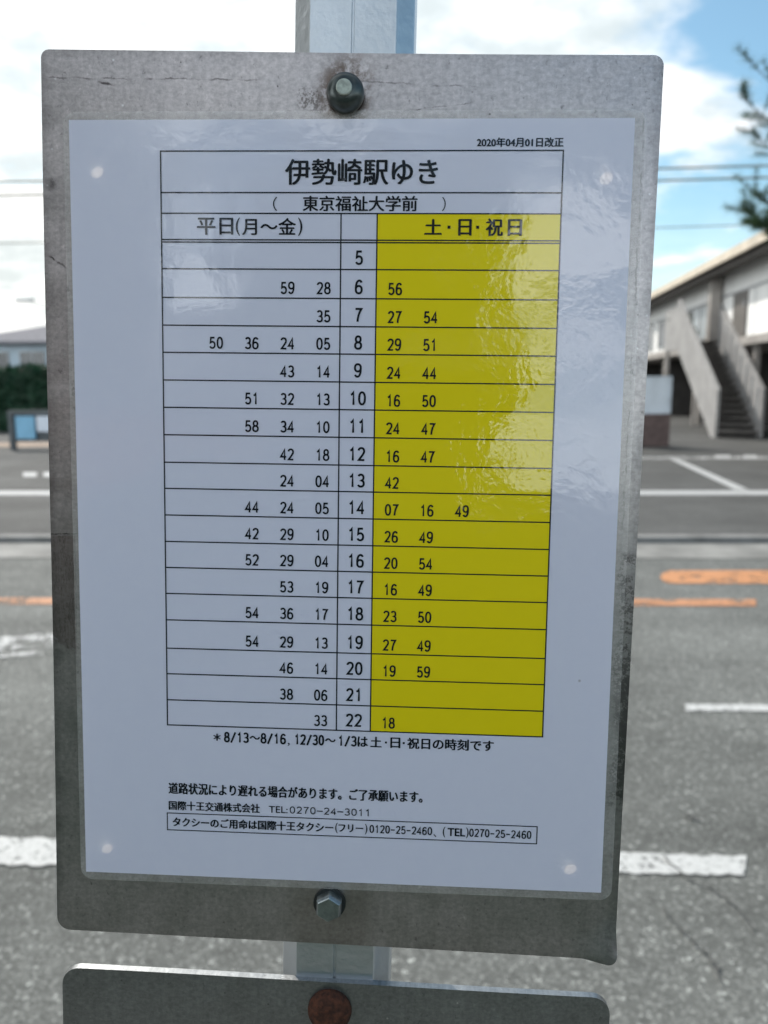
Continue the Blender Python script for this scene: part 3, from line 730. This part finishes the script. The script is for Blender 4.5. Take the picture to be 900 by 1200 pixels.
# pine whose outer boughs reach in at the right
random.seed(12)
PY = 14.0
ptop = at(960, 40, PY)
pine = empty('pine_tree', Vector((ptop.x + 0.9, PY + 0.3, 0.05)), 'pine tree with tufted dark green boughs in front of the white building', 'tree')
bt, bcwn = MB(), MB()
bt.tube([(0, 0, -.05), (.08, .05, 2.2), (-.06, 0, 4.5), (.05, .04, 6.6), (0, 0, 8.4)], [.17, .14, .10, .06, .02], 10)
P0 = pine.location
def tuft(p, d, L=0.19, n=44):
    for _ in range(n):
        a = (d * 0.7 + Vector((random.gauss(0, .6), random.gauss(0, .6), random.gauss(0.1, .6)))).normalized(); c = a.orthogonal().normalized() * 0.0042
        q = p - a * .02; e = p + a * L * random.uniform(.6, 1.2)
        bcwn.poly([q - c, q + c, e])
def bough(tip, root_z, n_tw, dens, spread):
    r0 = Vector((0, 0, root_z)); tip = Vector(tip) - P0
    mid = r0.lerp(tip, .55) + Vector((0, 0, -.12))
    bt.tube([r0, mid, tip], [.04, .014, .004], 6)
    for k in range(n_tw):
        f = 0.35 + 0.65 * (k + random.random()) / n_tw
        p = mid.lerp(tip, (f - .55) / .45) if f > .55 else r0.lerp(mid, f / .55)
        d = (tip - r0).normalized() + Vector((random.gauss(0, .7), random.gauss(0, .7), random.gauss(.35, .5)))
        d.normalize(); q = p + d * spread * random.uniform(.5, 1.1)
        bt.tube([p, q], [.004, .002], 4, False)
        for j in range(dens): tuft(p.lerp(q, (j + 1) / dens), d)
bough(at(866, 112, PY), 5.1, 17, 3, .42)
bough(at(880, 75, PY + .2), 5.6, 9, 3, .4)
bough(at(880, 155, PY - .1), 4.7, 13, 3, .38)
bough(at(872, 247, PY), 3.7, 30, 4, .34)
bough(at(880, 222, PY + .3), 3.9, 22, 3, .4)
bough(at(888, 262, PY - .3), 3.5, 18, 4, .22)
for k in range(34):
    a = random.uniform(-1.2, 1.4) * 1.3; z = random.uniform(3.2, 8.2); r = (9.4 - z) * .28 * random.uniform(.7, 1.1)
    bough(P0 + Vector((math.cos(a) * r, math.sin(a) * r, z)), z - .3, 9, 3, .28)
bt.build('trunk', M_BARK, pine, True); bcwn.build('crown', M_PINE, pine)

# ------------------------------------------------------------------ white building with an outside stair
BR = Matrix.Rotation(R(-7.1), 4, 'Z')
BO = Vector((8.0, 27.0, 0.05))
bld = empty('two_storey_building', BR @ Matrix.Translation(BO), 'long white two-storey building with overhanging flat roof and outside staircase', 'building')
M_WALL = simple('white_cladding', (0.85, 0.85, 0.83), 0.75, var=0.06, scale=1.5)
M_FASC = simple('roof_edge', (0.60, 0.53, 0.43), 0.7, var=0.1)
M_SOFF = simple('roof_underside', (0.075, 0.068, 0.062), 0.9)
M_CONCB = simple('building_concrete', (0.30, 0.28, 0.26), 0.85, var=0.2, scale=1.3)
M_GUARD = simple('stair_guard_paint', (0.29, 0.285, 0.28), 0.75, var=0.15, scale=2)
M_DARKW = simple('ground_floor_shade_wall', (0.045, 0.042, 0.04), 0.9)  # near-black base stands in for the shade inside the open ground floor
M_GLASS = simple('window_glass', (0.03, 0.037, 0.042), 0.12, var=0.2, spec=0.7)
M_DOOR = simple('dark_door', (0.13, 0.12, 0.11), 0.6)
M_TREAD = simple('stair_tread', (0.15, 0.14, 0.13), 0.85)
M_FRAME = simple('grey_frame', (0.35, 0.36, 0.37), 0.5, 0.3)
def part(name, mat, bx, parent=bld, bevel=0.0, pl=None):
    b = MB(); b.box(*bx, bevel); return b.build(name, mat, parent, origin=BO if pl is None else pl)
GB = 0.05; WL = 7.60; FZ = 2.85; CZ = 4.93
part('wall', M_WALL, (WL, 7.80, 12, 52, FZ, CZ))
for k in range(26): part('cladding_joint', M_FRAME, (WL - .012, WL - .002, 12.9 + 1.5 * k, 12.93 + 1.5 * k, FZ + .02, 4.16))
part('ledge', M_FRAME, (WL - .04, WL - .003, 12, 52, 4.17, 4.23))
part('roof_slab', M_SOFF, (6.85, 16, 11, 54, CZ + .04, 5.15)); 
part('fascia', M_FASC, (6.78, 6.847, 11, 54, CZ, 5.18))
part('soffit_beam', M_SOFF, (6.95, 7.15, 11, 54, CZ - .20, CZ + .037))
part('floor_slab', M_CONCB, (WL - .08, 16, 12, 52, 2.60, FZ - .003))
part('end_wall', M_WALL, (7.803, 16, 51.8, 52, FZ, CZ)); part('end_wall', M_WALL, (7.803, 16, 12, 12.2, FZ, CZ))
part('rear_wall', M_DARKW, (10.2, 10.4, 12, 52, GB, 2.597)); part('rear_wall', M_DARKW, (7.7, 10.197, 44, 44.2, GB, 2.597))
for y in (13.0, 18.0, 23.4, 28.9, 34.4, 39.9): part('column', M_CONCB, (7.66, 7.82, y - .08, y + .08, GB, 2.597))
part('column', M_CONCB, (7.20, 7.50, 26.3, 26.65, FZ, CZ + .037))
for y in (31.0, 37.2): part('shade_partition', M_DARKW, (8.2, 10.197, y, y + .12, GB, 2.597))  # added, like the far cross wall, to darken the see-through ground floor
def window(y0, y1, z0, z1, glass=M_GLASS, mull=1):
    b = MB(); d = 0.05; xa, xb = WL - .055, WL - .003
    b.box(xa, xb, y0, y1, z0, z0 + d); b.box(xa, xb, y0, y1, z1 - d, z1)
    for k in range(mull + 2):
        yy = y0 + (y1 - y0 - d) * k / (mull + 1); b.box(xa, xb, yy, yy + d, z0 + d + .001, z1 - d - .001)
    f = b.build('window', M_FRAME, bld, origin=BO)
    part('pane', glass, (WL - .03, WL - .01, y0 + d * .5, y1 - d * .5, z0 + d * .5, z1 - d * .5), f, pl=BO)
M_BLUEG = simple('pale_window', (0.28, 0.31, 0.33), 0.25, var=0.15)
window(27.7, 31.0, 3.0, 4.15, M_BLUEG, 2); window(33.9, 35.3, 3.0, 4.15); window(36.3, 38.6, 3.0, 4.15); window(40, 43, 3.0, 4.15, mull=2)
window(17.5, 19.5, 3.2, 4.15)
dr = part('door', M_DOOR, (WL - .05, WL - .003, 24.0, 25.2, FZ + .01, 4.16)); part('handle', M_FRAME, (WL - .09, WL - .052, 24.1, 24.15, 3.7, 3.9), dr)
part('downpipe', M_CONCB, (WL - .14, WL - .06, 21.4, 21.48, FZ, CZ - .1))
# staircase
n_r = 16; S0, S1 = 22.0, 26.7; rise = (FZ - GB) / n_r; run = (S1 - S0) / n_r; XA, XB = 6.32, 7.55
stair = part('staircase', M_CONCB, (XA + .09, XB - .09, S1, 28.4, 2.65, FZ - .003)); stair['label'] = 'straight outside staircase between two solid grey guard panels'
def guard(x0, x1):
    pts = [(x0, S0 - .05, GB), (x0, S0 - .05, GB + 1.30), (x0, S1, 4.20), (x0, S1 + .1, 4.20), (x0, S1 + .1, 2.60), (x0, S1 - .1, 2.60), (x0, S0 + .35, GB)]
    MB().prism(pts, (x1 - x0, 0, 0)).build('guard_panel', M_GUARD, stair, origin=BO)
guard(XA, XA + .08); guard(XB - .08, XB)
for k in range(9):
    f_ = (k + .5) / 9; y = S0 + (S1 - S0) * f_; z = GB + (FZ - GB) * f_
    part('guard_batten', M_FRAME, (XB - .115, XB - .083, y - .03, y + .03, z + .25, z + 1.2), stair)
part('landing_guard', M_GUARD, (XA, XA + .08, S1 + .103, 28.4, 2.60, 3.95), stair); part('landing_guard', M_GUARD, (XA + .083, 7.2, 28.32, 28.4, FZ, 3.95), stair)
for k in range(n_r):
    z = GB + rise * (k + 1); y = S0 + run * k
    b = MB(); b.box(XA + .083, XB - .083, y, y + run + .03, z - .05, z); b.box(XA + .083, XB - .083, y + run - .02, y + run + .029, z - rise + .002, z - .053); b.build('tread', M_TREAD, stair, origin=BO)
part('stair_post', M_CONCB, (XA, XA + .12, 28.1, 28.22, GB, 2.597), stair); part('stair_post', M_CONCB, (7.3, 7.42, 28.1, 28.22, GB, 2.64), stair)
# pot plant on the landing
M_POT = simple('grey_pot', (0.2, 0.19, 0.18), 0.8)
random.seed(77)
pp = empty('potted_plant', BR @ Vector((6.75, 28.0, FZ)), 'small green potted plant on the landing at the top of the outside staircase', 'plant')
MB().tube([(0, 0, 0), (0, 0, .3)], [.12, .16], 12).build('pot', M_POT, pp, True)
b = MB(); leaves(b, 260, lambda: (random.gauss(0, .16), random.gauss(0, .16), random.uniform(.28, .95)), .16); b.build('foliage', M_TREE, pp)

# white notice board on its brown block, left of the stair
M_BROWN = simple('brown_tile', (0.105, 0.072, 0.066), 0.7, var=0.25, scale=6)
M_PALE = simple('pale_board', (0.56, 0.61, 0.66), 0.6, var=0.08)
M_ALU = simple('board_frame', (0.50, 0.55, 0.60), 0.45, 0.4)
p = at(766, 527, 18.3)
nb = empty('notice_board', Vector((6.10, 18.3, 0.05)), 'white notice board standing on a brown block left of the outside staircase', 'notice board')
MB().box(-.62, .58, -.22, .22, 0, .76, .015).build('plinth', M_BROWN, nb)
MB().box(-.60, .58, -.03, .03, .80, 1.58).build('panel', M_PALE, nb)
b = MB()
for bx in ((-.66, .64, -.05, .05, .763, .80), (-.66, .64, -.05, .05, 1.58, 1.63), (-.66, -.603, -.05, .05, .803, 1.577), (.583, .64, -.05, .05, .803, 1.577)): b.box(*bx)
b.build('frame', M_ALU, nb)

# low dark stand with the blue and white panels, at the left
M_DGREY = simple('dark_grey_paint', (0.075, 0.085, 0.09), 0.6)
M_BLUE = simple('pale_blue_panel', (0.20, 0.43, 0.60), 0.5, var=0.08)
M_WPAN = simple('white_panel', (0.66, 0.70, 0.76), 0.5, var=0.05)
lx = at(11, 500, 18.4).x
sd = empty('roadside_stand', Vector((lx + .6, 18.4, 0.05)), 'low dark grey stand holding a pale blue panel and a white panel', 'stand')
MB().box(-.60, .75, -.06, .06, .82, .92).build('top_rail', M_DGREY, sd)
for x in (-.60, .63): MB().box(x, x + .12, -.06, .06, 0, .817).build('post', M_DGREY, sd)
MB().box(-.477, .627, .02, .04, .20, .817).build('back_panel', M_DGREY, sd)
MB().box(-.43, .02, -.055, .016, .25, .79, .01).build('blue_panel', M_BLUE, sd)
MB().box(.07, .40, -.055, .016, .42, .79, .01).build('white_panel', M_WPAN, sd)

# pale blue house behind the hedge
M_HWALL = simple('pale_blue_render', (0.46, 0.54, 0.60), 0.8, var=0.08)
M_HROOF = simple('grey_roof_tile', (0.22, 0.215, 0.23), 0.95, var=0.15, scale=5, spec=0.05)
HY = 46.0
x1 = at(62, 400, HY).x
hs = empty('house', Vector((x1 - 5, HY + 3.5, 0.05)), 'pale blue two-storey house with grey tiled roof behind the dark hedge', 'house')
MB().box(-.4, 5, -3.5, 3.5, 0, 3.92).build('wall', M_HWALL, hs)
zr0, zr1 = 3.95, 5.3
b = MB()
e = [(-1.0, -4.2), (5.7, -4.2), (5.7, 4.2), (-1.0, 4.2)]
lowv = [b.b.verts.new((x, y, zr0)) for x, y in e]; low2 = [b.b.verts.new((x, y, zr0 + .14)) for x, y in e]
rg = [b.b.verts.new((3.4, 0, zr1)), b.b.verts.new((4.6, 0, zr1))]
b.b.faces.new(lowv[::-1])
for k in range(4): b.b.faces.new((lowv[k], lowv[(k + 1) % 4], low2[(k + 1) % 4], low2[k]))
b.b.faces.new((low2[0], low2[1], rg[1], rg[0])); b.b.faces.new((low2[2], low2[3], rg[0], rg[1])); b.b.faces.new((low2[1], low2[2], rg[1])); b.b.faces.new((low2[3], low2[0], rg[0]))
b.build('roof', M_HROOF, hs)
for xx in (.9, 3.0):
    f = MB()
    for bx in ((0, 1.5, -.06, 0, 0, .06), (0, 1.5, -.06, 0, 1.04, 1.1), (0, .06, -.06, 0, .063, 1.037), (1.44, 1.5, -.06, 0, .063, 1.037), (.72, .78, -.06, 0, .063, 1.037)): f.box(xx + bx[0], xx + bx[1], -3.503 + bx[2], -3.503 + bx[3], 2.45 + bx[4], 2.45 + bx[5])
    wf = f.build('window', M_FRAME, hs); MB().box(xx + .05, xx + 1.45, -3.53, -3.51, 2.5, 3.5).build('pane', M_GLASS, wf)

# unseen house behind the near hedge; roofline and red wall shaped for reflections
M_RWALL = simple('red_brown_cladding', (0.32, 0.13, 0.11), 0.8, var=0.12)
h2_ = empty('house', Vector((-4.9, -13.0, 0)), 'unseen red-brown house behind the near hedge, shaped for the timetable reflection', 'house')
MB().box(-5, 5.2, -3, 3, 0, 2.9).build('wall', M_RWALL, h2_)
b = MB().prism([(-5.5, -3.5, 2.905), (-5.5, 3.5, 2.905), (-5.5, 0, 4.7)], (11.2, 0, 0)); b.build('roof', M_HROOF, h2_)
for xx in (-3.5, 2.2):
    f = MB()
    for bx in ((0, 1.6, 0, .06, 0, .06), (0, 1.6, 0, .06, 1.14, 1.2), (0, .06, 0, .06, .063, 1.137), (1.54, 1.6, 0, .06, .063, 1.137), (.77, .83, 0, .06, .063, 1.137)): f.box(xx + bx[0], xx + bx[1], 3.003 + bx[2], 3.003 + bx[3], 1.2 + bx[4], 1.2 + bx[5])
    wf = f.build('window', M_FRAME, h2_); MB().box(xx + .05, xx + 1.55, 3.01, 3.03, 1.25, 2.35).build('pane', M_GLASS, wf)

# ------------------------------------------------------------------ street lamp and overhead wires
M_LAMP = simple('lamp_metal', (0.42, 0.43, 0.43), 0.45, 0.6)
a = at(22, 353, 30); q = at(66, 361, 30)
lp = empty('street_lamp', Vector((q.x + .5, 30, 0.05)), 'thin grey street lamp with one arm reaching left above the hedge', 'street lamp')
o = lp.location
MB().tube([(0, 0, 0), (0, 0, q.z - o.z - .2)], [.07, .045], 10).build('pole', M_LAMP, lp, True)
MB().tube([(0, 0, q.z - o.z - .197), (-.2, 0, q.z - o.z - .02), (a.x - o.x + .5, 0, a.z - o.z + .02)], [.04, .035, .03], 8).build('arm', M_LAMP, lp, True)
MB().box(a.x - o.x - .1, a.x - o.x + .55, -.12, .12, a.z - o.z - .02, a.z - o.z + .1, .03).build('lamp_head', M_LAMP, lp)

M_CABLE = simple('cable', (0.22, 0.20, 0.15), 0.7)
WX0, WX1 = -34.0, 34.0
def cable(u0, v0, u1, v1, Y, r, label):
    p, q = at(u0, v0, Y), at(u1, v1, Y); k = (q.z - p.z) / (q.x - p.x)
    pts = []
    for i in range(25):
        x = WX0 + (WX1 - WX0) * i / 24
        pts.append((x, Y, p.z + k * (x - p.x) + 0.35 * ((x / 34.0) ** 2) ))
    ctr = Vector(pts[12])
    b = MB().tube(pts, r, 6); return tag(b.build('power_cable', M_CABLE, smooth=True), label, 'cable'), pts[0][2], pts[-1][2]
hts = [cable(25, 214, 835, 197, 22.0, .028, 'upper of the two thick overhead cables crossing the sky'),
       cable(25, 230, 835, 211, 22.0, .028, 'second overhead cable just below the top one in the sky'),
       cable(25, 286, 835, 266, 22.0, .015, 'thinnest and lowest overhead cable above the white building roof')]
M_UPOLE = simple('concrete_pole', (0.33, 0.32, 0.30), 0.85)
for x, zz, lb in ((WX0, 1, 'concrete utility pole at the left end of the overhead cables'), (WX1, 2, 'concrete utility pole at the right end of the overhead cables')):
    up_ = empty('utility_pole', Vector((x, 22.0, 0.05)), lb, 'utility pole')
    top = max(h_[zz] for h_ in hts) + .8
    MB().tube([(0, 0, 0), (0, 0, top)], [.17, .11], 12).build('pole', M_UPOLE, up_, True)
    MB().box(-.05, .05, -.7, .7, top - .5, top - .4).build('crossarm', M_LAMP, up_)
